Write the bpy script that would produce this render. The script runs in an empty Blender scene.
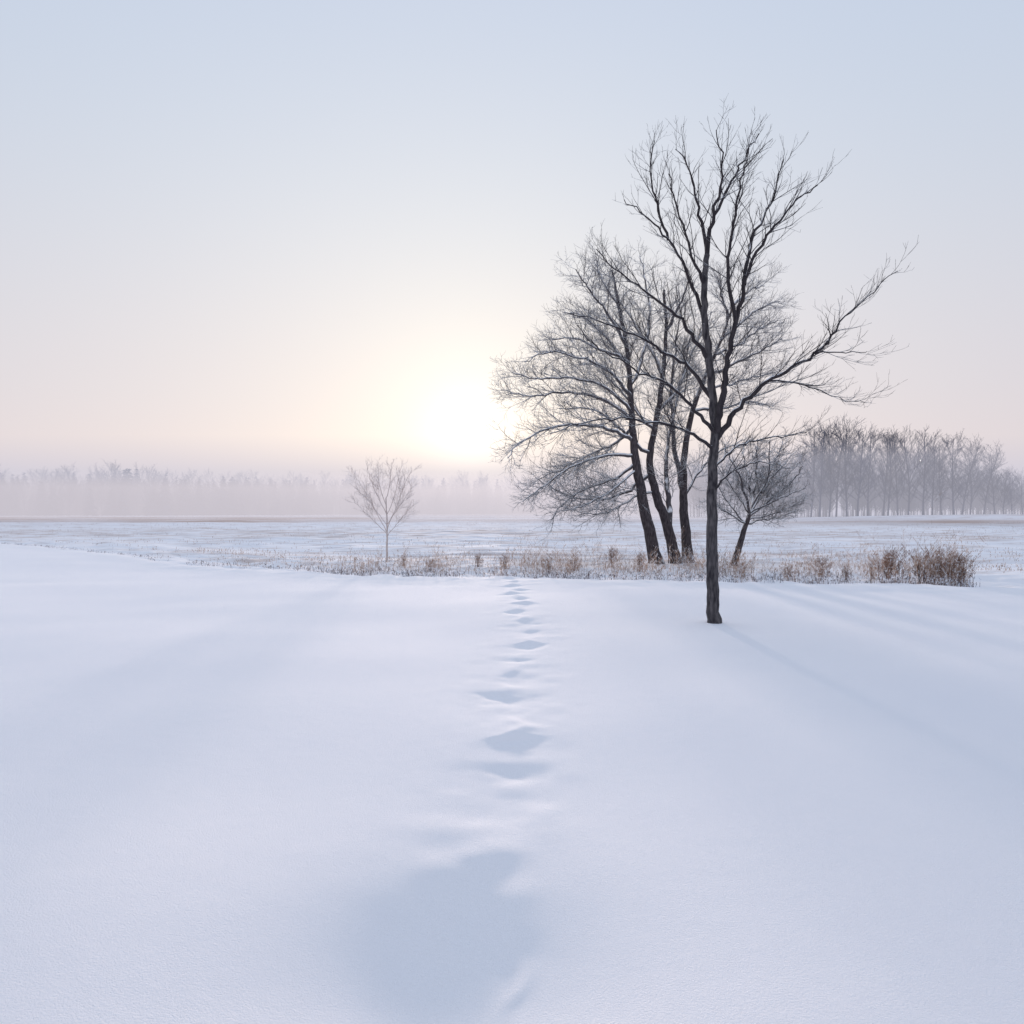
import bpy, math, random
import numpy as np
from mathutils import Vector, noise as mnoise

scene = bpy.context.scene
scene.view_settings.view_transform = 'Standard'
scene.view_settings.look = 'None'
scene.view_settings.exposure = 0
COL = scene.collection
F = 683.0; CX = 512.0; HY = 508.0; CH = 1.7

SUN_AZ = math.radians(-3.4); SUN_EL = math.radians(6.1)
SD = Vector((math.sin(SUN_AZ)*math.cos(SUN_EL), math.cos(SUN_AZ)*math.cos(SUN_EL), math.sin(SUN_EL)))

# ------------------------------------------------------------ camera
cam = bpy.data.cameras.new("camera"); cam.sensor_width = 36; cam.lens = 36*F/1024
cam.shift_y = -4/1024; cam.clip_end = 5000; cam.clip_start = 0.05
co = bpy.data.objects.new("camera", cam); COL.objects.link(co)
co.location = (0, 0, CH); co.rotation_euler = (math.radians(90), 0, 0)
scene.camera = co

# ------------------------------------------------------------ world
w = bpy.data.worlds.new("World"); scene.world = w; w.use_nodes = True
nt = w.node_tree; N = nt.nodes; L = nt.links
for n in list(N): N.remove(n)
out = N.new("ShaderNodeOutputWorld"); bg = N.new("ShaderNodeBackground")
L.new(bg.outputs[0], out.inputs[0])
tc = N.new("ShaderNodeTexCoord")
nrm = N.new("ShaderNodeVectorMath"); nrm.operation = 'NORMALIZE'; L.new(tc.outputs['Generated'], nrm.inputs[0])
sep = N.new("ShaderNodeSeparateXYZ"); L.new(nrm.outputs[0], sep.inputs[0])
ramp = N.new("ShaderNodeValToRGB"); L.new(sep.outputs[2], ramp.inputs[0])
cr = ramp.color_ramp; cr.interpolation = 'B_SPLINE'
stops = [(0.0,(0.73,0.64,0.67)),(0.15,(0.70,0.66,0.70)),(0.4,(0.58,0.65,0.76)),(0.65,(0.51,0.60,0.77)),(1.0,(0.52,0.61,0.80))]
cr.elements[0].position = 0; cr.elements[0].color = (*stops[0][1],1)
cr.elements[1].position = 1; cr.elements[1].color = (*stops[-1][1],1)
for p,c in stops[1:-1]:
    e = cr.elements.new(p); e.color = (*c,1)
dot = N.new("ShaderNodeVectorMath"); dot.operation = 'DOT_PRODUCT'
L.new(nrm.outputs[0], dot.inputs[0]); dot.inputs[1].default_value = SD
mx = N.new("ShaderNodeMath"); mx.operation = 'MAXIMUM'; mx.inputs[1].default_value = 0; L.new(dot.outputs['Value'], mx.inputs[0])
cur = ramp.outputs[0]
for p, c in [(7,(0.25,0.19,0.105)),(30,(0.08,0.085,0.05)),(130,(0.10,0.10,0.075)),(520,(0.18,0.20,0.20))]:
    pw = N.new("ShaderNodeMath"); pw.operation = 'POWER'; pw.inputs[1].default_value = p; L.new(mx.outputs[0], pw.inputs[0])
    sc = N.new("ShaderNodeVectorMath"); sc.operation = 'SCALE'; sc.inputs[0].default_value = c; L.new(pw.outputs[0], sc.inputs['Scale'])
    ad = N.new("ShaderNodeVectorMath"); ad.operation = 'ADD'; L.new(cur, ad.inputs[0]); L.new(sc.outputs[0], ad.inputs[1])
    cur = ad.outputs[0]
sky = N.new("ShaderNodeTexSky"); sky.sky_type = 'NISHITA'; sky.sun_disc = False
sky.sun_elevation = SUN_EL; sky.sun_rotation = SUN_AZ
sc = N.new("ShaderNodeVectorMath"); sc.operation = 'SCALE'; sc.inputs['Scale'].default_value = 0.003; L.new(sky.outputs[0], sc.inputs[0])
ad = N.new("ShaderNodeVectorMath"); ad.operation = 'ADD'; L.new(cur, ad.inputs[0]); L.new(sc.outputs[0], ad.inputs[1])
L.new(ad.outputs[0], bg.inputs[0]); bg.inputs[1].default_value = 1.0

# ------------------------------------------------------------ sun
sl = bpy.data.lights.new("sun", 'SUN'); sl.energy = 5.0; sl.angle = math.radians(2.9); sl.color = (1.0, 0.80, 0.68)
so = bpy.data.objects.new("sun", sl); COL.objects.link(so)
so.rotation_euler = SD.to_track_quat('Z', 'Y').to_euler(); so.location = (-20, 200, 60)

# ------------------------------------------------------------ materials
def newmat(name):
    m = bpy.data.materials.new(name); m.use_nodes = True
    return m, m.node_tree.nodes, m.node_tree.links, m.node_tree.nodes["Principled BSDF"]

def mat_bark(name, dark, light, snow_amt=0.35, frost=0.0):
    m, n, l, b = newmat(name)
    b.inputs['Roughness'].default_value = 0.85; b.inputs['Specular IOR Level'].default_value = .2
    t = n.new("ShaderNodeTexCoord")
    mp = n.new("ShaderNodeMapping"); mp.inputs['Scale'].default_value = (9, 9, 2.2); l.new(t.outputs['Object'], mp.inputs[0])
    nz = n.new("ShaderNodeTexNoise"); nz.inputs['Scale'].default_value = 3; nz.inputs['Detail'].default_value = 6; l.new(mp.outputs[0], nz.inputs[0])
    r = n.new("ShaderNodeValToRGB"); r.color_ramp.elements[0].position = .35; r.color_ramp.elements[1].position = .7
    r.color_ramp.elements[0].color = (*dark, 1); r.color_ramp.elements[1].color = (*light, 1); l.new(nz.outputs[0], r.inputs[0])
    g = n.new("ShaderNodeNewGeometry"); s = n.new("ShaderNodeSeparateXYZ"); l.new(g.outputs['Normal'], s.inputs[0])
    nz2 = n.new("ShaderNodeTexNoise"); nz2.inputs['Scale'].default_value = 4.0; nz2.inputs['Detail'].default_value = 3; l.new(t.outputs['Object'], nz2.inputs[0])
    a = n.new("ShaderNodeMath"); a.operation = 'MULTIPLY_ADD'; l.new(nz2.outputs[0], a.inputs[0]); a.inputs[1].default_value = 0.9
    l.new(s.outputs[2], a.inputs[2])
    mr = n.new("ShaderNodeMapRange"); mr.inputs['From Min'].default_value = 1.32-snow_amt; mr.inputs['From Max'].default_value = 1.47-snow_amt
    mr.inputs['To Min'].default_value = frost
    l.new(a.outputs[0], mr.inputs[0])
    mix = n.new("ShaderNodeMix"); mix.data_type = 'RGBA'; l.new(mr.outputs[0], mix.inputs[0]); l.new(r.outputs[0], mix.inputs[6])
    mix.inputs[7].default_value = (0.85, 0.87, 0.9, 1); l.new(mix.outputs[2], b.inputs['Base Color'])
    bp = n.new("ShaderNodeBump"); bp.inputs['Strength'].default_value = 0.6; bp.inputs['Distance'].default_value = 0.03
    l.new(nz.outputs[0], bp.inputs['Height']); l.new(bp.outputs[0], b.inputs['Normal'])
    return m
M_BARK = mat_bark("dark_bark", (0.028,0.026,0.032), (0.13,0.12,0.125), 0.34)
M_TWIG = mat_bark("twig_bark", (0.03,0.026,0.031), (0.06,0.052,0.057), 0.40)
M_BARK2 = mat_bark("snowy_bark", (0.035,0.029,0.034), (0.11,0.095,0.10), 0.50)
M_TWIG2 = mat_bark("snowy_twig", (0.045,0.04,0.046), (0.095,0.085,0.095), 0.74, 0.03)
M_SAP = mat_bark("pale_sapling_bark", (0.44,0.34,0.30), (0.58,0.48,0.43), 0.5, 0.25)
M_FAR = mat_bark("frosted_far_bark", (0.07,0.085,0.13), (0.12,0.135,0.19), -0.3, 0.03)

def mat_straw(name, a_, b_, th=.54):
    m, n, l, b = newmat(name); b.inputs['Roughness'].default_value = 0.9; b.inputs['Specular IOR Level'].default_value = .1
    t = n.new("ShaderNodeTexCoord")
    nz = n.new("ShaderNodeTexNoise"); nz.inputs['Scale'].default_value = 1.7; nz.inputs['Detail'].default_value = 5; l.new(t.outputs['Object'], nz.inputs[0])
    r = n.new("ShaderNodeValToRGB"); r.color_ramp.elements[0].position = .35; r.color_ramp.elements[1].position = .65
    r.color_ramp.elements[0].color = (*a_, 1); r.color_ramp.elements[1].color = (*b_, 1); l.new(nz.outputs[0], r.inputs[0])
    nz2 = n.new("ShaderNodeTexNoise"); nz2.inputs['Scale'].default_value = 9; nz2.inputs['Detail'].default_value = 3; l.new(t.outputs['Object'], nz2.inputs[0])
    mr = n.new("ShaderNodeMapRange"); mr.inputs['From Min'].default_value = th; mr.inputs['From Max'].default_value = th+.05; l.new(nz2.outputs[0], mr.inputs[0])
    mix = n.new("ShaderNodeMix"); mix.data_type = 'RGBA'; l.new(mr.outputs[0], mix.inputs[0]); l.new(r.outputs[0], mix.inputs[6])
    mix.inputs[7].default_value = (0.80, 0.83, 0.89, 1); l.new(mix.outputs[2], b.inputs['Base Color'])
    tr = n.new("ShaderNodeBsdfTranslucent"); l.new(mix.outputs[2], tr.inputs[0])
    ms = n.new("ShaderNodeMixShader"); ms.inputs[0].default_value = .4; l.new(b.outputs[0], ms.inputs[1]); l.new(tr.outputs[0], ms.inputs[2])
    l.new(ms.outputs[0], n["Material Output"].inputs[0])
    return m
M_STRAW = mat_straw("dry_straw", (0.22,0.16,0.13), (0.44,0.32,0.245), .525)
M_STUB = mat_straw("field_straw", (0.32,0.26,0.23), (0.48,0.39,0.34), .55)
M_SHRUB = mat_straw("dry_shrub_stems", (0.17,0.11,0.09), (0.30,0.20,0.155), .57)
M_LOW = mat_straw("frosted_low_weeds", (0.09,0.085,0.105), (0.21,0.175,0.18), .48)

# ------------------------------------------------------------ ground
cx_ = np.array([-400,-60,-24.8,-15.6,-9.3,-4.7,-0.3,4.3,8.3,10.6,16,30,400.])
cy_ = np.array([120,50,33,25.8,20.4,17.7,16.5,15.6,14.8,14.4,14.2,15,40.])
def crest(x): return np.interp(x, cx_, cy_)
def sstep(t):
    t = np.clip(t,0,1); return t*t*(3-2*t)
rs = np.random.RandomState(3)
WAVES = [(rs.uniform(0,2*math.pi), rs.uniform(0,6.28), lam, amp) for lam,amp in
         [(16,.022),(10,.014),(6.5,.010),(4.2,.0065),(3.1,.004),(2.2,.0022),(1.6,.0013)] for _ in range(2)]
def und(x,y):
    z = 0
    for a,p,lam,amp in WAVES:
        z = z + amp*np.sin((x*math.cos(a)+y*math.sin(a))*2*math.pi/lam + p + 0.7*np.sin(x*.9/lam*2+y*.6/lam))
    return z
NT = np.random.RandomState(99).uniform(-1,1,(64,64))
def vn(x,y):
    xi=np.floor(x).astype(int); yi=np.floor(y).astype(int); fx=x-xi; fy=y-yi
    fx=fx*fx*(3-2*fx); fy=fy*fy*(3-2*fy)
    g=lambda i,j: NT[i%64,j%64]
    return (g(xi,yi)*(1-fx)+g(xi+1,yi)*fx)*(1-fy)+(g(xi,yi+1)*(1-fx)+g(xi+1,yi+1)*fx)*fy
PRINTS = [(.02,5.32,1.0,1.35,.95,.25),(-.02,4.75,.4,.3,.9,-.3),(-.07,6.55,.85,.95,1.0,-.3),(.04,7.3,.5,.7,.8,.5),(.10,7.95,.5,.7,.8,-.3),(.16,8.75,1.0,1.1,1.1,-.2),(.24,9.5,.65,.8,.8,.4),
          (.20,10.3,.9,1.,1.,-.4),(.10,11.1,.85,1,.9,.3),(.24,11.9,.95,1,1,-.3),(.12,12.6,.9,1,.9,.4),(.02,13.3,1,1,1,-.2),(.12,14.0,1,1,1,.3),(-.02,14.7,1,1,1,0),(.08,15.4,1,1,1,0),(.0,16.1,1,1,1,0)]
PRINTS2 = [(10.6,13.0,.6,1,1,.3),(10.1,12.6,.5,1,1,-.3),(9.7,12.9,.5,1,1,.2),(10.2,13.5,.5,1,1,0)]
_s=sorted(PRINTS,key=lambda q:q[1])
TY=[2.5,3.1]+[p[1] for p in _s]; TX=[-.12,-.12]+[p[0] for p in _s]
def gheight(x,y):
    x=np.asarray(x,float); y=np.asarray(y,float)
    d = y - crest(x)
    far = sstep((d+0.6)/2.6)
    z = und(x,y)
    lip = 0.03*np.exp(-((d+0.3)/0.8)**2)
    z = z + lip*(1-far*.5) - 0.20*far
    strip = np.exp(-((d-3.5)/3.2)**2)
    z = z + strip*(0.09*vn(x*1.6+7,y*1.6)+.05*vn(x*3.7,y*3.7+3)+.02)
    edge = np.exp(-((d-.6)/.7)**2); z = z+edge*.06*vn(x*2.6,y*2.6+30)
    fld = sstep((d-6)/4)*sstep((110-y)/30)
    z = z + fld*(.03*np.sin(y*4.19+.8*vn(x*.2,y*.2))+.05*vn(x*.8,y*1.2+11)) 
    rt = np.hypot(x-2.92, y-9.9); z = z*(1-.8*np.exp(-(rt/2)**2)) + 0.03*np.exp(-(rt/.45)**2)
    near = (np.abs(x)<2.5)&(y>1.5)&(y<18)
    nx = x + near*(.08*vn(x*3.3,y*3.3)+.03*vn(x*9,y*9+5)); ny = y + near*(.09*vn(x*3.3+20,y*3.3+9)+.035*vn(x*8+11,y*8))
    for i,(px,py,s,hs,wf,sk) in enumerate(PRINTS+PRINTS2):
        dx = nx-px; dy = ny-py-sk*dx*.6
        yy = dy+np.abs(dx)*.35
        sy = np.where(yy<0,.10,.45)
        z = z + .036*s*hs*np.exp(-(np.abs(dx)/(.18*wf))**1.5-(np.abs(yy)/sy)**1.8)
        z = z - .014*s*np.exp(-(dx/(.22*wf))**2-((dy+.18)/.20)**2)
    tx = np.interp(y,TY,TX)
    m = sstep((y-2.6)/1)*sstep((17.3-y)/1)
    z = z - m*(.012+.009*vn(x*2+3,y*2.2))*np.exp(-((nx-tx)/.20)**2)
    z = z + m*.008*np.exp(-((nx-tx)/.45)**2)*vn(x*5,y*5+50)
    # vague refilled hollow nearest the camera
    z = z - .150*np.exp(-(((x+.26)/.62)**2+((y-2.45)/.74)**2))
    z = z - .018*np.exp(-(((nx+.12)/.16)**2+((ny-2.98)/.22)**2))
    z = z - .016*np.exp(-(((nx+.14)/.06)**2+((ny-2.98)/.12)**2))
    z = z + .008*np.exp(-((nx+.05)/.05)**2-((ny-2.75)/.2)**2)
    z = z + .012*np.exp(-((nx+.13)/.12)**2-((ny-3.6)/.14)**2)
    z = z + .95*np.exp(-((x-72)/34)**2-((y-102)/7)**2) + 6*sstep((y-300)/500)
    return z
def gz(x,y): return float(gheight(np.array([float(x)]),np.array([float(y)]))[0])

def axis(parts):
    a=[]
    for s,e,st in parts: a.extend(np.arange(s,e,st))
    return np.array(a)
xs = [0.0]; st=.022
while xs[-1] < 1500:
    if xs[-1] > 1.0: st = min(st*1.033, 60)
    xs.append(xs[-1]+st)
xs = np.array([-v for v in xs[:0:-1]] + xs)
ys = list(axis([(-40,-8,4),(-8,1.5,.5)])); v=1.5
while v < 2200:
    ys.append(v)
    v += 0.020 if v<6 else (0.020+(v-6)*.0045 if v<30 else .13+(v-30)*.015 if v<80 else (1.0 if v<130 else 5+(v-130)*.05))
ys = np.array(ys)
GX,GY = np.meshgrid(xs,ys); GZ = gheight(GX,GY)
nv = GX.size; nxn=len(xs); nyn=len(ys)
me = bpy.data.meshes.new("snow_ground")
idx = np.arange(nv).reshape(nyn,nxn)
quads = np.stack([idx[:-1,:-1],idx[:-1,1:],idx[1:,1:],idx[1:,:-1]],-1).reshape(-1,4)
def fill_mesh(me, V, Q):
    k = Q.shape[1]
    me.vertices.add(len(V)); me.vertices.foreach_set("co", np.ascontiguousarray(V,dtype=np.float32).ravel())
    me.loops.add(Q.size); me.loops.foreach_set("vertex_index", Q.astype(np.int32).ravel())
    me.polygons.add(len(Q)); me.polygons.foreach_set("loop_start", (np.arange(len(Q))*k).astype(np.int32))
    me.update(calc_edges=True)
fill_mesh(me, np.stack([GX,GY,GZ],-1).reshape(-1,3), quads)
me.polygons.foreach_set("use_smooth", np.ones(len(me.polygons),dtype=bool))
def attr(nm,v):
    a = me.attributes.new(nm,'FLOAT','POINT'); a.data.foreach_set("value", v.astype(np.float32).ravel())
attr("field", sstep((GY-crest(GX)-1.0)/2.5))
attr("bare", sstep((GY-50)/35)*sstep((190-GY)/30))
st1 = sstep((GY-80)/3)*sstep((96-GY)/4)*sstep((GX-30)/8)*.8+sstep((GY-84)/12)*sstep((150-GY)/10)*sstep((-8-GX)/30)
attr("strip", np.clip(st1*(.75+.5*vn(GX*.12,GY*.4)),0,1))
ground = bpy.data.objects.new("ground", me); COL.objects.link(ground); ground["kind"]="structure"
ground["label"] = "smooth snow-covered field with a line of footprints"

m, n, l, b = newmat("snow")
b.inputs['Roughness'].default_value = 0.9; b.inputs['Specular IOR Level'].default_value = 0.08
t = n.new("ShaderNodeTexCoord"); 
at = n.new("ShaderNodeAttribute"); at.attribute_name = "field"
mp = n.new("ShaderNodeMapping"); mp.inputs['Scale'].default_value = (.35, 1.1, 1); mp.inputs['Rotation'].default_value = (0,0,math.radians(4)); l.new(t.outputs['Object'], mp.inputs[0])
nz = n.new("ShaderNodeTexNoise"); nz.inputs['Scale'].default_value = .9; nz.inputs['Detail'].default_value = 9; nz.inputs['Roughness'].default_value=.68; l.new(mp.outputs[0], nz.inputs[0])
mp2 = n.new("ShaderNodeMapping"); mp2.inputs['Scale'].default_value = (.006, .035, 1); l.new(t.outputs['Object'], mp2.inputs[0])
nzb = n.new("ShaderNodeTexNoise"); nzb.inputs['Scale'].default_value = 1; nzb.inputs['Detail'].default_value = 3; l.new(mp2.outputs[0], nzb.inputs[0])
ad = n.new("ShaderNodeMath"); ad.operation='MULTIPLY_ADD'; l.new(nzb.outputs[0], ad.inputs[0]); ad.inputs[1].default_value=.55; l.new(nz.outputs[0], ad.inputs[2])
mr = n.new("ShaderNodeMapRange"); mr.inputs['From Min'].default_value=.74; mr.inputs['From Max'].default_value=.92; mr.inputs['To Max'].default_value=.6; l.new(ad.outputs[0], mr.inputs[0])
mu = n.new("ShaderNodeMath"); mu.operation='MULTIPLY'; l.new(mr.outputs[0], mu.inputs[0]); l.new(at.outputs['Fac'], mu.inputs[1])
at2 = n.new("ShaderNodeAttribute"); at2.attribute_name = "bare"
mr2 = n.new("ShaderNodeMapRange"); mr2.inputs['From Min'].default_value=.44; mr2.inputs['From Max'].default_value=.54; mr2.inputs['To Max'].default_value=.4; l.new(nzb.outputs[0], mr2.inputs[0])
mu2 = n.new("ShaderNodeMath"); mu2.operation='MULTIPLY'; l.new(mr2.outputs[0], mu2.inputs[0]); l.new(at2.outputs['Fac'], mu2.inputs[1])
mx1 = n.new("ShaderNodeMath"); mx1.operation='MAXIMUM'; l.new(mu.outputs[0], mx1.inputs[0]); l.new(mu2.outputs[0], mx1.inputs[1])
at3 = n.new("ShaderNodeAttribute"); at3.attribute_name = "strip"
mxx = n.new("ShaderNodeMath"); mxx.operation='MAXIMUM'; l.new(mx1.outputs[0], mxx.inputs[0]); l.new(at3.outputs['Fac'], mxx.inputs[1])
nz3 = n.new("ShaderNodeTexNoise"); nz3.inputs['Scale'].default_value=.6; nz3.inputs['Detail'].default_value=4; l.new(t.outputs['Object'], nz3.inputs[0])
r3 = n.new("ShaderNodeValToRGB"); r3.color_ramp.elements[0].position=.3; r3.color_ramp.elements[1].position=.7
r3.color_ramp.elements[0].color=(.91,.91,.94,1); r3.color_ramp.elements[1].color=(.94,.935,.955,1); l.new(nz3.outputs[0], r3.inputs[0])
mix = n.new("ShaderNodeMix"); mix.data_type='RGBA'; l.new(mxx.outputs[0], mix.inputs[0]); l.new(r3.outputs[0], mix.inputs[6]); mix.inputs[7].default_value=(.48,.35,.29,1)
l.new(mix.outputs[2], b.inputs['Base Color'])
nf = n.new("ShaderNodeTexNoise"); nf.inputs['Scale'].default_value=120; nf.inputs['Detail'].default_value=4; nf.inputs['Roughness'].default_value=.7; l.new(t.outputs['Object'], nf.inputs[0])
nm = n.new("ShaderNodeTexNoise"); nm.inputs['Scale'].default_value=5; nm.inputs['Detail'].default_value=7; nm.inputs['Roughness'].default_value=.6; l.new(t.outputs['Object'], nm.inputs[0])
b1 = n.new("ShaderNodeBump"); b1.inputs['Strength'].default_value=1.0; b1.inputs['Distance'].default_value=.005; l.new(nf.outputs[0], b1.inputs['Height'])
b2 = n.new("ShaderNodeBump"); b2.inputs['Strength'].default_value=.4; b2.inputs['Distance'].default_value=.014; l.new(nm.outputs[0], b2.inputs['Height']); l.new(b1.outputs[0], b2.inputs['Normal'])
l.new(b2.outputs[0], b.inputs['Normal'])
me.materials.append(m)

# ------------------------------------------------------------ tubes
class Tubes:
    def __init__(s): s.V=[]; s.Q=[]; s.n=0
    def add(s, P, R, k):
        P=np.asarray(P,float); R=np.asarray(R,float); m=len(P)
        T=np.empty_like(P); T[1:-1]=P[2:]-P[:-2]; T[0]=P[1]-P[0]; T[-1]=P[-1]-P[-2]
        T/=np.sqrt((T*T).sum(1))[:,None]+1e-9
        ref=(0,1.,0) if abs(T[0][1])<.8 else (1.,0,0)
        A=np.stack([T[:,1]*ref[2]-T[:,2]*ref[1],T[:,2]*ref[0]-T[:,0]*ref[2],T[:,0]*ref[1]-T[:,1]*ref[0]],-1)
        A/=np.sqrt((A*A).sum(1))[:,None]+1e-9
        B=np.stack([T[:,1]*A[:,2]-T[:,2]*A[:,1],T[:,2]*A[:,0]-T[:,0]*A[:,2],T[:,0]*A[:,1]-T[:,1]*A[:,0]],-1)
        th=np.arange(k)*2*math.pi/k+.5
        ring=P[:,None]+R[:,None,None]*(A[:,None]*np.cos(th)[None,:,None]+B[:,None]*np.sin(th)[None,:,None])
        s.V.append(ring.reshape(-1,3))
        i=np.arange(m-1)[:,None]*k; j=np.arange(k)[None]
        q=np.stack([i+j,i+(j+1)%k,i+k+(j+1)%k,i+k+j],-1).reshape(-1,4)+s.n
        s.Q.append(q); s.n+=m*k
    def arrays(s): return np.concatenate(s.V), np.concatenate(s.Q)
    def mesh(s,name,mat,origin=(0,0,0)):
        V,Q=s.arrays(); V=V-np.array(origin)
        me=bpy.data.meshes.new(name); fill_mesh(me,V,Q)
        me.polygons.foreach_set("use_smooth", np.ones(len(me.polygons),dtype=bool)); me.materials.append(mat)
        return me

def grow(rng,p,d,length,nseg,wig,trop):
    d=np.array(d,float); d/=math.sqrt(d@d)
    st=length/nseg; W=rng.normal(0,wig,(nseg,3)); W[:,2]+=trop/nseg*3
    pts=np.empty((nseg+1,3)); pts[0]=p
    for i in range(nseg):
        d=d+W[i]; d/=math.sqrt(d@d)
        pts[i+1]=pts[i]+d*st
    return pts

def spawn(rng,T,P,R,level,maxl,c):
    seg=np.sqrt((np.diff(P,axis=0)**2).sum(1)); Ltot=seg.sum(); cum=np.concatenate([[0],np.cumsum(seg)])
    dens=c['dens'][level]; nch=max(1,int(round(Ltot*dens*rng.uniform(.7,1.3))))
    t0=c.get('t0',[.25]*6)[level]
    az=rng.uniform(0,6.28)
    for i in range(nch):
        t=t0+(1-t0)*(i+rng.uniform(0,1))/nch; s=t*Ltot
        k=min(len(seg)-1,max(0,int(np.searchsorted(cum,s))-1)); f=(s-cum[k])/max(seg[k],1e-6); f=min(max(f,0),1)
        p=P[k]*(1-f)+P[k+1]*f; r=R[k]*(1-f)+R[k+1]*f
        tan=(P[k+1]-P[k])/max(seg[k],1e-6)
        az+=2.4+rng.uniform(-.9,.9)
        tx,ty,tz=tan
        a=np.array([ty*.81-tz*.5,tz*.3-tx*.81,tx*.5-ty*.3]); a/=math.sqrt(a@a)+1e-9
        bb=np.array([ty*a[2]-tz*a[1],tz*a[0]-tx*a[2],tx*a[1]-ty*a[0]])
        side=a*math.cos(az)+bb*math.sin(az); 
        if side[2]<-.3: side[2]*=.3
        ang=math.radians(rng.uniform(*c['ang']))
        d=tan*math.cos(ang)+side*math.sin(ang)
        ln=c['len'][level]*rng.uniform(.35,1.35)*(1.15-.7*t)
        ln=min(ln,Ltot*.8)
        nr=max(min(r*.58,c['rmax'][level]),c['rmin'])
        ns=[6,5,3,3,3][min(level,4)]
        Q=grow(rng,p,d,ln,ns,c['wig'],c['trop'])
        RR=np.linspace(nr,max(c['rmin']*.5,nr*.3),len(Q))
        T.add(Q,RR,5 if level==0 and nr>.02 else 3)
        if level+1<maxl: spawn(rng,T,Q,RR,level+1,maxl,c)

def smooth(P,n=4):
    P=np.asarray(P,float); Pe=np.vstack([2*P[0]-P[1],P,2*P[-1]-P[-2]]); o=[]
    for i in range(1,len(Pe)-2):
        for k in range(n):
            t=k/n; p0,p1,p2,p3=Pe[i-1:i+3]
            o.append(.5*((2*p1)+(-p0+p2)*t+(2*p0-5*p1+4*p2-p3)*t*t+(-p0+3*p1-3*p2+p3)*t**3))
    o.append(Pe[-2]); return np.array(o)

def set_top(o,label,cat,group=None):
    o["label"]=label; o["category"]=cat
    if group: o["group"]=group

def make_empty(name,loc):
    e=bpy.data.objects.new(name,None); e.empty_display_size=.3; e.location=loc; COL.objects.link(e); return e
def child(name,me,par,loc=(0,0,0)):
    o=bpy.data.objects.new(name,me); COL.objects.link(o); o.parent=par; o.location=loc; return o

def limb_tree(name,limbs,D,seed,cfg,matT,matC,label,trunk_limbs=1,jit=.012,group=None,flare=True,thin=1.0):
    rng=np.random.RandomState(seed)
    T=Tubes(); C=Tubes(); store=[]
    base=None
    for li,(pp,w0,w1,dep) in enumerate(limbs):
        pp=smooth(np.array(pp,float),5); y0=D
        if li>0:
            best=1e9
            for S,SP in store:
                dd=np.hypot(SP[:,0]-pp[0,0],SP[:,1]-pp[0,1]); k=dd.argmin()
                if dd[k]<best: best=dd[k]; hit=S[k]; hp=SP[k]
            pp[0]=hp; y0=hit[1]
        tt=np.linspace(0,1,len(pp)); Y=y0+dep*tt**.9
        P=np.stack([(pp[:,0]-CX)*Y/F,Y,CH+(HY-pp[:,1])*Y/F],-1)
        P[1:]+=rng.normal(0,jit*(.5 if li==0 else 1),(len(P)-1,3))
        R=np.linspace(w0**.5,w1**.5,len(P))**2*D/F/2*(1 if li==0 else thin)
        if li==0:
            P[0,2]=gz(P[0,0],P[0,1])-.15; base=np.array([P[0,0],P[0,1],gz(P[0,0],P[0,1])])
            if flare: R[0]*=1.35; R[1]*=1.12
            print(name,"base px",HY+(CH-base[2])*F/D)
        store.append((P,pp))
        (T if li<trunk_limbs else C).add(P,R,10 if li<trunk_limbs else 7)
        h=len(P)//2
        if li>=trunk_limbs: spawn(rng,C,P,R,0,cfg['levels'],cfg)
        elif cfg.get('trunk_spawn'): spawn(rng,C,P[h:],R[h:],0,cfg['levels'],cfg)
    e=make_empty(name,base)
    child("trunk",T.mesh(name+"_trunk",matT,base),e); child("crown",C.mesh(name+"_crown",matC,base),e)
    set_top(e,label,"tree",group); print(name,"verts",C.n)
    return e

# ---------------- lone tree
lone = [
 ([(714,626),(713,590),(712,550),(712,510),(713,470),(715,435),(713,400),(709,360),(705,320),(704,285),(707,255)],13,5.5,0.1),
 ([(715,435),(722,400),(727,365),(736,325),(744,285),(757,252),(776,225),(797,200),(818,186)],9,1.2,-.9),
 ([(716,440),(735,412),(762,385),(790,368),(820,350),(838,326),(862,302),(896,270)],7.5,.8,-.6),
 ([(812,353),(840,352),(870,351)],2.2,.6,-.3),
 ([(770,381),(805,385),(832,396),(866,402)],2.6,.6,.4),
 ([(707,255),(700,215),(692,178),(676,148)],5,1,.5),
 ([(707,255),(714,215),(722,170),(717,128)],6,1,-.3),
 ([(714,215),(733,180),(745,155),(758,134)],4,1,.4),
 ([(744,285),(752,240),(772,200),(784,160)],5,1,.6),
 ([(736,325),(728,270),(733,225),(741,180),(750,148)],5,1,-.7),
 ([(705,320),(690,280),(668,240),(644,215),(624,200)],5,1,.6),
 ([(668,240),(657,205),(650,170),(655,142)],3.5,1,.3),
 ([(709,360),(692,335),(672,310),(644,290),(616,268),(596,250)],5.5,1,-.6),
 ([(713,400),(690,368),(662,350),(628,332),(590,318),(566,314)],5.5,1,.5),
 ([(715,435),(696,410),(668,385),(640,372),(606,352),(583,335)],5,1,-.8),
 ([(714,450),(690,432),(660,424),(620,418),(580,424),(550,434)],4.5,1,-.9),
 ([(704,285),(690,250),(678,208),(668,175)],4,1,-.8),
 ([(712,470),(730,452),(756,440),(788,436),(806,432)],3.5,1,.7),
 ([(712,490),(735,470),(760,462),(790,468)],2.6,.8,-.6),
]
cfgL=dict(levels=3,dens=[8,8.5,8],len=[.76,.38,.20],ang=(18,46),wig=.11,trop=.10,rmin=.0022,rmax=[.0085,.0046,.003],t0=[.15,.12,.15])
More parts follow.
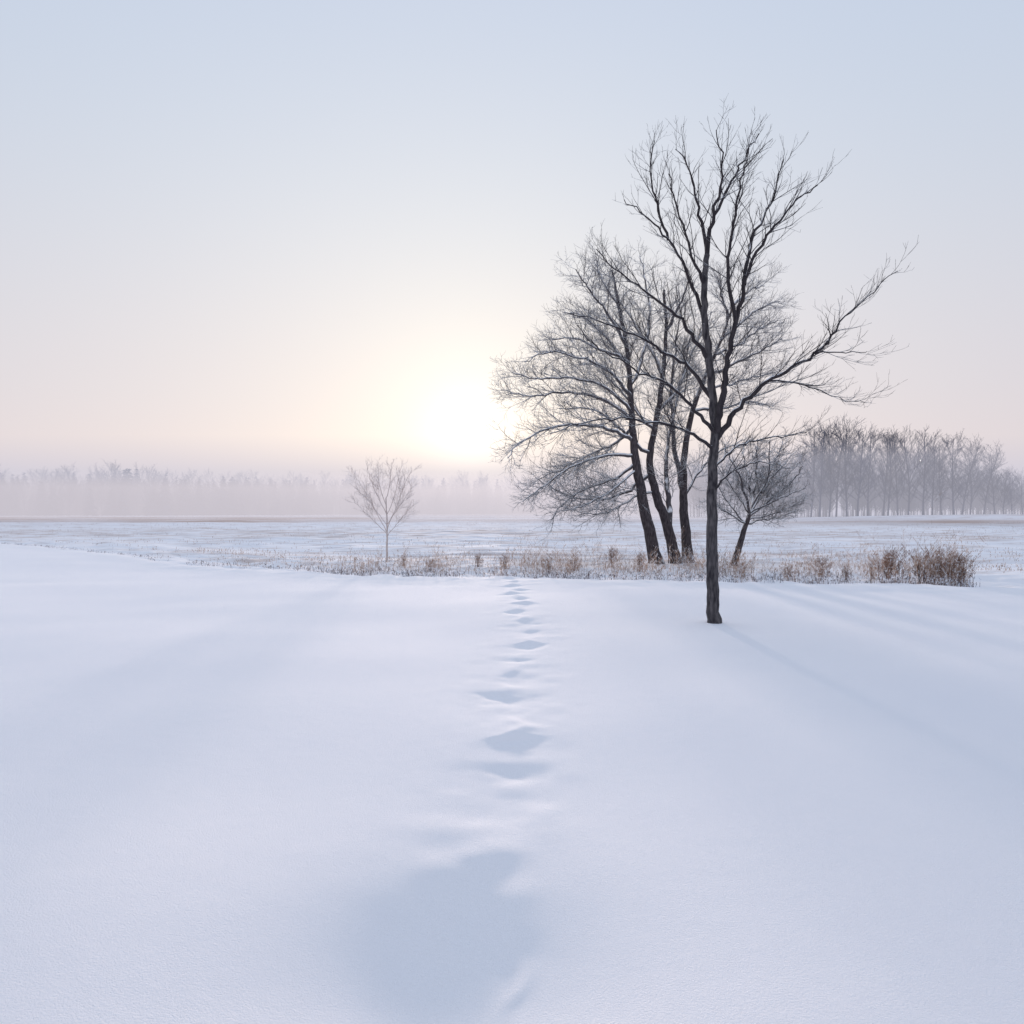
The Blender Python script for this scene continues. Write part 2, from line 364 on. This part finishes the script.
limb_tree("bare_tree",lone,9.9,11,cfgL,M_BARK,M_TWIG,"tall slender bare deciduous tree standing alone in smooth snow",1,thin=.86,jit=.014)

# ---------------- cluster
cA=[
 ([(657,566),(649,530),(641,490),(635,455),(632,420),(630,385),(626,345),(619,305),(612,270)],13.5,2.0,0),
 ([(633,440),(612,430),(585,425),(550,428),(520,443),(508,458)],5,1,-1.5),
 ([(634,455),(608,455),(575,465),(545,485),(522,503)],4.5,1,-.8),
 ([(634,465),(615,478),(588,488),(565,503),(550,520)],4,1,.8),
 ([(633,430),(612,445),(590,455),(560,470),(540,478)],4,1,1.4),
 ([(633,420),(605,400),(570,392),(530,396),(505,390)],5,1,1.0),
 ([(633,410),(600,385),(565,378),(535,378),(512,372)],4,1,-1.4),
 ([(634,400),(610,372),(580,358),(548,352),(525,362)],4.5,1,-1.0),
 ([(632,370),(608,340),(585,318),(564,312)],4.5,1,1.2),
 ([(630,360),(600,350),(575,338),(550,340)],4,1,.3),
 ([(626,345),(606,312),(588,288),(576,270)],4,1,-.5),
 ([(634,385),(645,345),(650,310),(644,275),(640,255)],4,1,.8),
 ([(618,305),(602,280),(597,262)],3,1,.3),
 ([(636,470),(612,490),(585,505),(562,512)],3,1,-1.2),
]
cB=[
 ([(676,564),(667,525),(655,492),(650,460),(656,420),(663,375),(666,330),(664,290)],11.5,2.5,0),
 ([(646,455),(622,430),(594,410),(560,408)],4.5,1,-1.2),
 ([(650,475),(625,492),(596,500),(560,492),(535,477)],4.5,1,.9),
 ([(652,490),(630,500),(606,512),(580,514)],3,1,-.9),
 ([(664,375),(645,340),(625,310),(608,292)],4,1,1.),
 ([(668,330),(682,300),(690,275)],4,1,-.6),
 ([(655,415),(680,385),(695,345),(712,312)],4.5,1,1.2),
 ([(650,430),(628,400),(606,375),(590,352)],4,1,.9),
 ([(670,535),(668,495),(667,455),(674,410),(684,370),(690,335)],7,1.2,.7),
]
cC=[
 ([(688,562),(685,525),(683,490),(685,450),(693,410),(706,375),(721,340),(733,305)],11,2.0,0.5),
 ([(722,340),(742,322),(760,308),(780,302)],4,1,.8),
 ([(706,375),(738,362),(762,350),(782,338)],4,1,-.9),
 ([(690,410),(722,408),(750,402),(772,406)],4,1,.6),
 ([(698,390),(725,385),(752,378),(776,372)],3.5,1,-.3),
 ([(715,355),(738,345),(758,330),(778,320)],3.5,1,.2),
 ([(728,320),(722,295),(718,276)],3.5,1,-.5),
 ([(734,305),(750,290),(764,286)],3,1,.5),
 ([(683,490),(675,450),(671,400),(675,350),(682,306)],7,1,-.7),
 ([(682,500),(700,470),(722,450),(742,440)],3.5,1,.5),
]
cfgC=dict(levels=3,dens=[6.2,8.4,9.0],len=[1.4,.78,.42],ang=(22,62),wig=.15,trop=.03,rmin=.0044,rmax=[.017,.008,.0052],t0=[.12,.1,.1],trunk_spawn=True)
g="trees clustered in the weedy strip"
limb_tree("bare_tree",cA,23.0,21,cfgC,M_BARK2,M_TWIG2,"leaning bare tree with drooping snow-dusted branches in dry weeds",1,.022,g,thin=.95)
limb_tree("bare_tree",cB,23.6,22,cfgC,M_BARK2,M_TWIG2,"bare tree with forked dark trunk between its neighbours",1,.022,g,thin=.95)
limb_tree("bare_tree",cC,24.2,23,cfgC,M_BARK2,M_TWIG2,"bare tree with a rounded fine-twigged crown in dry weeds",1,.022,g,thin=.95)
cD=[
 ([(734,566),(739,548),(744,530),(750,514)],7.5,4,0),
 ([(750,514),(742,484),(732,462),(724,446)],2.8,.8,-.5),
 ([(750,514),(764,485),(776,458),(784,440)],2.8,.8,.5),
 ([(747,518),(770,500),(790,484),(803,466)],2.8,.8,-.3),
 ([(750,514),(756,478),(757,438)],2.8,.8,.3),
 ([(745,524),(774,518),(802,508)],2.4,.8,.6),
 ([(745,524),(728,502),(716,482)],2.4,.8,.4),
 ([(745,524),(726,512),(708,500)],2.2,.8,-.4),
 ([(750,514),(734,490),(716,464)],2.4,.8,.6),
 ([(750,512),(770,480),(795,452)],2.4,.8,.1),
 ([(750,512),(776,500),(805,488)],2.4,.8,-.7),
 ([(752,508),(768,476),(770,440)],2.4,.8,-.6),
 ([(752,508),(747,472),(742,442)],2.4,.8,.7),
 ([(747,520),(778,512),(804,500)],2.2,.8,.2),
 ([(752,508),(774,484),(797,466)],2.4,.8,.8),
]
cfgD=dict(levels=3,dens=[9,10,10],len=[.76,.50,.30],ang=(25,68),wig=.18,trop=.02,rmin=.0050,rmax=[.013,.0075,.0058],t0=[.15,.12,.12])
limb_tree("bare_tree",cD,22.4,31,cfgD,M_BARK2,M_TWIG2,"small bushy bare tree with dense rounded crown in weeds",1,.02,g,thin=1)
cS=[
 ([(387,566),(387,545),(387,525),(386,498)],2.4,1.2,0),
 ([(387,532),(374,508),(364,490),(354,474)],.9,.3,.4),
 ([(387,528),(397,505),(405,484),(412,470)],.9,.3,-.4),
 ([(387,508),(380,486),(377,464)],.9,.3,.3),
 ([(387,500),(390,480),(392,462)],.9,.3,-.2),
 ([(387,536),(400,520),(414,504)],.8,.3,.3),
 ([(387,534),(371,518),(354,502)],.8,.3,-.4),
 ([(387,515),(396,490),(401,466)],.8,.3,.5),
 ([(387,515),(374,488),(367,468)],.8,.3,-.5),
 ([(387,525),(402,502),(413,486)],.8,.3,.2),
 ([(387,525),(370,502),(356,488)],.8,.3,.1),
]
cfgS=dict(levels=3,dens=[9,11,12],len=[.55,.36,.24],ang=(15,50),wig=.12,trop=.06,rmin=.0028,rmax=[.0045,.0036,.003],t0=[.25,.15,.15])
limb_tree("bare_sapling",cS,23.4,41,cfgS,M_SAP,M_SAP,"pale thin bare sapling standing among dry grasses",1,.010)

# ---------------- far woods
def auto_tree(seed,H,lean=0,broad=1.0,levels=2,k=1.0):
    rng=np.random.RandomState(seed); T=Tubes(); C=Tubes()
    P=grow(rng,(0,0,-.3),(lean,0,1),H*.95,10,.035,.05); R=np.linspace(.13,.03,len(P))*H/13
    T.add(P,R,6)
    nb=int(28*k)
    az=rng.uniform(0,6)
    for i in range(nb):
        t=.2+.78*(i/nb); kk=min(len(P)-2,int(t*(len(P)-1))); f=t*(len(P)-1)-kk
        p=P[kk]*(1-f)+P[kk+1]*f; az+=2.4+rng.uniform(-.5,.5)
        ang=math.radians(rng.uniform(25,52)); d=np.array([math.cos(az)*math.sin(ang),math.sin(az)*math.sin(ang),math.cos(ang)])
        ln=H*.40*broad*(1.1-.75*t)*rng.uniform(.7,1.2)
        Q=grow(rng,p,d,ln,5,.1,.12); RR=np.linspace(.05*H/13*(1.2-t),.018,len(Q)); C.add(Q,RR,3)
        c=dict(dens=[2.3*k,2.8*k],len=[H*.13,H*.07],ang=(20,48),wig=.12,trop=.1,rmin=.015,rmax=[.028,.019],t0=[.15,.15])
        spawn(rng,C,Q,RR,0,levels,c)
    return T,C
variants=[]
for i in range(5):
    T,C=auto_tree(100+i,13,broad=[.9,1.1,.95,1.15,.85][i],k=1.1)
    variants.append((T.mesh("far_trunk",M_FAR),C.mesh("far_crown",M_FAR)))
rng=np.random.RandomState(8)
far_px=np.linspace(808,1045,24)
for i,px in enumerate(far_px):
    D=rng.uniform(112,118); X=(px+rng.uniform(-3,3)-CX)/F*D; top=np.interp(px,[800,850,900,960,990,1005,1040],[427,423,429,437,447,466,478])
    h=(CH+(HY-top)/F*D)*rng.uniform(.92,1.05); s=h/13
    e=make_empty("bare_tree",(X,D,gz(X,D))); e.scale=(s*1.1,s*1.1,s); e.rotation_euler=(0,0,rng.uniform(0,6.28))
    T,C=variants[rng.randint(5)]
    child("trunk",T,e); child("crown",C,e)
    set_top(e,"tall frosted bare tree at the misty edge of a wood","tree","trees along the misty wood edge")

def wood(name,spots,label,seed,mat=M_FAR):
    rng=np.random.RandomState(seed); Vs=[];Qs=[];nn=0
    base=[]
    for i in range(5):
        T,C=auto_tree(seed*10+i,13,levels=1,k=1.4,broad=[.9,1.2,1.4,1.0,1.3][i])
        a,b=T.arrays(); c,d=C.arrays(); base.append((np.vstack([a,c]),np.vstack([b,d+len(a)])))
    for X,Y,h,kind in spots:
        if kind=='d':
            V,Q=base[rng.randint(5)]; a=rng.uniform(0,6.28); s=h/13
            Vr=np.stack([V[:,0]*math.cos(a)-V[:,1]*math.sin(a),V[:,0]*math.sin(a)+V[:,1]*math.cos(a),V[:,2]],-1)*s
        else:
            V=[];Q=[];n0=0
            nl=14; wr=rng.uniform(.22,.34)
            for k in range(nl):
                z=h*(.06+.90*k/nl); r=h*wr*(1-k/nl)**.8+.15; nb=9
                for j in range(nb):
                    a=rng.uniform(0,6.28); rr=r*rng.uniform(.6,1.25); ca,sa=math.cos(a),math.sin(a); wd=rr*.32+.08
                    zz=z+rng.uniform(-.3,.3)
                    V+=[(0,0,zz+.35*rr),(ca*rr*.6-sa*wd,sa*rr*.6+ca*wd,zz-.15*rr),(ca*rr,sa*rr,zz-.25*rr),(ca*rr*.6+sa*wd,sa*rr*.6-ca*wd,zz-.15*rr)]
                    Q.append((n0,n0+1,n0+2,n0+3)); n0+=4
            Vr=np.array(V); Q=np.array(Q)
        Vs.append(Vr+np.array([X,Y,gz(X,Y)])); Qs.append(Q+nn); nn+=len(Vr)
    me=bpy.data.meshes.new(name); fill_mesh(me,np.concatenate(Vs),np.concatenate(Qs)); me.materials.append(mat)
    o=bpy.data.objects.new(name,me); COL.objects.link(o); o["kind"]="stuff"; set_top(o,label,"woodland"); return o
rng=np.random.RandomState(5); sp=[]
for i in range(130):
    px=rng.uniform(690,1060); D=rng.uniform(135,160); X=(px-CX)/F*D
    top=np.interp(px,[690,800,850,900,960,990,1010,1060],[460,448,445,450,457,468,482,488]); h=(CH+(HY-top)/F*D)*rng.uniform(.72,1.05)
    sp.append((X,D,h,'d'))
for i in range(300):
    px=rng.uniform(740,1060); D=rng.uniform(130,150); X=(px-CX)/F*D; sp.append((X,D,rng.uniform(4,9),'d'))
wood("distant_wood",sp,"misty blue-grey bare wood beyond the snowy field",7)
sp=[]
for i in range(850):
    px=-60+ (860*rng.uniform(0,1)**1.15); D=np.interp(px,[-60,100,250,345,420,520,800],[165,168,180,194,206,220,230])+rng.uniform(0,32); X=(px-CX)/F*D
    cl=float(vn(np.array([px*.022]),np.array([3.3]))[0])+.6*float(vn(np.array([px*.07]),np.array([8.3]))[0])
    top=np.interp(px,[-60,0,60,100,125,170,230,300,400,800],[467,467,467,464,464,469,472,474,475,476])-cl*3; h=(CH+(HY-top)/F*D)*rng.uniform(.5,1.02)
    sp.append((X,D,h,'c' if rng.uniform()<.5 else 'd'))
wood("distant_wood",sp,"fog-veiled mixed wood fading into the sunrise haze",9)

# ------------------------------------------------------------ weeds
def strips(P0,P1,w0,w1,rng):
    d=P1-P0; r=rng.normal(0,1,d.shape); s=np.cross(d,r); s/=np.linalg.norm(s,axis=1)[:,None]+1e-9
    V=np.stack([P0-s*w0[:,None],P0+s*w0[:,None],P1+s*w1[:,None],P1-s*w1[:,None]],1)
    return V.reshape(-1,3)
def weed_verts(rng,base,h,spread=.28,side=7,wd=.005):
    n=len(base); a=rng.uniform(0,6.28,n); tl=rng.normal(0,spread,n)
    tip=base+np.stack([np.cos(a)*tl*h,np.sin(a)*tl*h,h],-1)
    mid=base*.5+tip*.5+np.stack([np.cos(a)*(-tl)*h*.15,np.sin(a)*(-tl)*h*.15,0*h],-1)
    w=np.full(n,wd); o=[strips(base,mid,w*1.2,w,rng),strips(mid,tip,w,w*.5,rng)]
    for k in range(side):
        t=rng.uniform(.35,1,n)[:,None]; p=mid*(1-t)+tip*t; b=rng.uniform(0,6.28,n); ln=h*rng.uniform(.08,.24,n)
        q=p+np.stack([np.cos(b)*ln*.6,np.sin(b)*ln*.6,ln*.75],-1)
        o.append(strips(p,q,w*.7,w*rng.uniform(.6,1.6,n),rng))
    return np.concatenate(o)
def verts_to_mesh(name,V,mat):
    me=bpy.data.meshes.new(name); fill_mesh(me,V,np.arange(len(V)).reshape(-1,4)); me.materials.append(mat); return me
rng=np.random.RandomState(17)
n=19000
x=rng.uniform(-14,13.2,n); d=rng.gamma(2.4,1.5,n)+.4
y=crest(x)+d
cl=np.array([mnoise.noise(Vector((a*.6,b*.6,0)))+.7*mnoise.noise(Vector((a*2.0,b*2.0,5))) for a,b in zip(x,y)])
px=CX+x/y*F
dens=np.interp(px,[60,180,260,330,420,640,800,900,955,972],[.02,.06,.22,.4,.8,.9,.8,1,1,0])
keep=(rng.uniform(0,1,n)<dens*np.clip(.0+2.2*cl+.12,0.02,1))&(d<9)
x,y,cl=x[keep],y[keep],cl[keep]; px=px[keep]
h=np.interp(px,[120,300,420,600,800,900,965],[.08,.12,.25,.33,.28,.38,.5])*rng.gamma(5,1/5.,len(x))*(1+.7*cl)
z=gheight(x,y)-.02
V=weed_verts(rng,np.stack([x,y,z],-1),h,wd=.0030,spread=.24)
o=bpy.data.objects.new("dry_grass",verts_to_mesh("dry_grass",V,M_STRAW)); COL.objects.link(o); o["kind"]="stuff"
set_top(o,"dry tan weeds and grasses along the snowy field edge","grass")
n=18000
x=rng.uniform(-26,13.2,n); d=np.abs(rng.normal(.2,1.5,n)); y=crest(x)+d
cl=vn(x*1.9,y*1.9)+.5*vn(x*5,y*5); px=CX+x/y*F
k=(rng.uniform(0,1,n)<np.clip(.22+1.1*cl,0,1)*np.interp(px,[0,150,330,500,940,985],[.35,.4,.8,1,1,.0])*np.where((d>1.3)&(px<300),.1,1)); x,y,px=x[k],y[k],px[k]
h=np.interp(px,[0,200,330,980],[.07,.10,.15,.18])*rng.uniform(.4,1.3,len(x))
V=weed_verts(rng,np.stack([x,y,gheight(x,y)-.015],-1),h,wd=.0045,spread=.5,side=6)
o=bpy.data.objects.new("frosted_weeds",verts_to_mesh("frosted_weeds",V,M_LOW)); COL.objects.link(o); o["kind"]="stuff"
set_top(o,"low frosted weeds hugging the edge of the snow bank","grass")
n=20000
y=20+80*rng.uniform(0,1,n)**1.6; row=np.round(y/1.5)*1.5; y=np.where(rng.uniform(0,1,n)<.85,row+rng.normal(0,.1,n),y); x=rng.uniform(-1,1,n)*(y*.8+5)
keep=(y>crest(x)+4); x,y=x[keep],y[keep]
cl=np.array([mnoise.noise(Vector((a*.12,b*.25,4))) for a,b in zip(x,y)]); k=rng.uniform(0,1,len(x))<np.clip(.4+2.2*cl,0,1); x,y=x[k],y[k]
z=gheight(x,y)-.02
V=weed_verts(rng,np.stack([x,y,z],-1),rng.uniform(.05,.15,len(x)),side=2,wd=.009)
o=bpy.data.objects.new("field_stubble",verts_to_mesh("field_stubble",V,M_STUB)); COL.objects.link(o); o["kind"]="stuff"
set_top(o,"short dry stubble poking through thin snow","stubble")
sm=[]
for i in range(5):
    r=np.random.RandomState(60+i); n=85
    a=r.uniform(0,6.28,n); rad=np.abs(r.normal(0,.22,n))
    B=np.stack([np.cos(a)*rad,np.sin(a)*rad,np.full(n,-.03)],-1)
    V=weed_verts(r,B,np.clip(1-rad*1.3,.25,1)*r.uniform(.4,1.0,n),spread=.26,side=10,wd=.0038)
    sm.append(verts_to_mesh("dry_shrub",V,M_SHRUB))
rng=np.random.RandomState(77)
SH=[(960,16.2,.85),(950,16.6,1.05),(940,16.1,.95),(930,16.8,1.05),(918,16.4,.8),(892,17.2,1.0),(886,17.6,.8),(872,17.9,.5),(846,17,.5),(822,18.3,.65),(789,17.6,.5),
    (742,18.4,.5),(640,20,.6),(612,21.5,.7),(574,20.6,.65),(548,20.4,.5),(505,20.6,.5),(478,22,.5),(431,20.8,.45),(404,21.8,.45)]
for px,D,s in SH:
    X=(px-CX)/F*D; o=bpy.data.objects.new("dry_shrub",sm[rng.randint(5)]); COL.objects.link(o)
    o.location=(X,D,gz(X,D)); o.scale=(s*1.05,s*1.05,s); o.rotation_euler=(0,0,rng.uniform(0,6.28))
    set_top(o,"dry brown leafless shrub poking out of the snow","shrub","dry shrubs along the field edge")

# ------------------------------------------------------------ mist
def mist(name,x0,x1,y0,y1,top,absd,scd,col,label):
    V=np.array([(xx,yy,zz) for zz in (-3,top) for yy in (y0,y1) for xx in (x0,x1)],float)
    Q=np.array([(0,2,3,1),(4,5,7,6),(0,1,5,4),(2,6,7,3),(0,4,6,2),(1,3,7,5)])
    me=bpy.data.meshes.new(name); fill_mesh(me,V,Q)
    m=bpy.data.materials.new(name); m.use_nodes=True; n=m.node_tree.nodes; l=m.node_tree.links
    for q in list(n): n.remove(q)
    out=n.new("ShaderNodeOutputMaterial")
    ab=n.new("ShaderNodeVolumeAbsorption"); ab.inputs[0].default_value=(0,0,0,1); ab.inputs[1].default_value=absd
    em=n.new("ShaderNodeEmission"); em.inputs[0].default_value=(*col,1); em.inputs[1].default_value=absd  # emission colour stands in for light scattered inside the mist
    a=n.new("ShaderNodeAddShader"); l.new(ab.outputs[0],a.inputs[0]); l.new(em.outputs[0],a.inputs[1])
    last=a
    if scd>0:
        s=n.new("ShaderNodeVolumeScatter"); s.inputs['Color'].default_value=(1,1,1,1); s.inputs['Density'].default_value=scd; s.inputs['Anisotropy'].default_value=.72
        last=n.new("ShaderNodeAddShader"); l.new(a.outputs[0],last.inputs[0]); l.new(s.outputs[0],last.inputs[1])
    l.new(last.outputs[0],out.inputs['Volume'])
    me.materials.append(m); o=bpy.data.objects.new(name,me); COL.objects.link(o); o["kind"]="structure"; o["label"]=label
mist("mist",-900,900,82,420,10.5,.0125,0,(.62,.61,.71),"low bank of pale self-lit winter mist over the fields")  # haze brightness comes from emission, in place of scattered skylight
mist("mist",-420,34,100,400,7.0,.0062,.0010,(.88,.74,.71),"warm mist with sunlit glow added as emission in front of the wood")  # warm sun glow put in mostly as emission colour, with slight real scatter
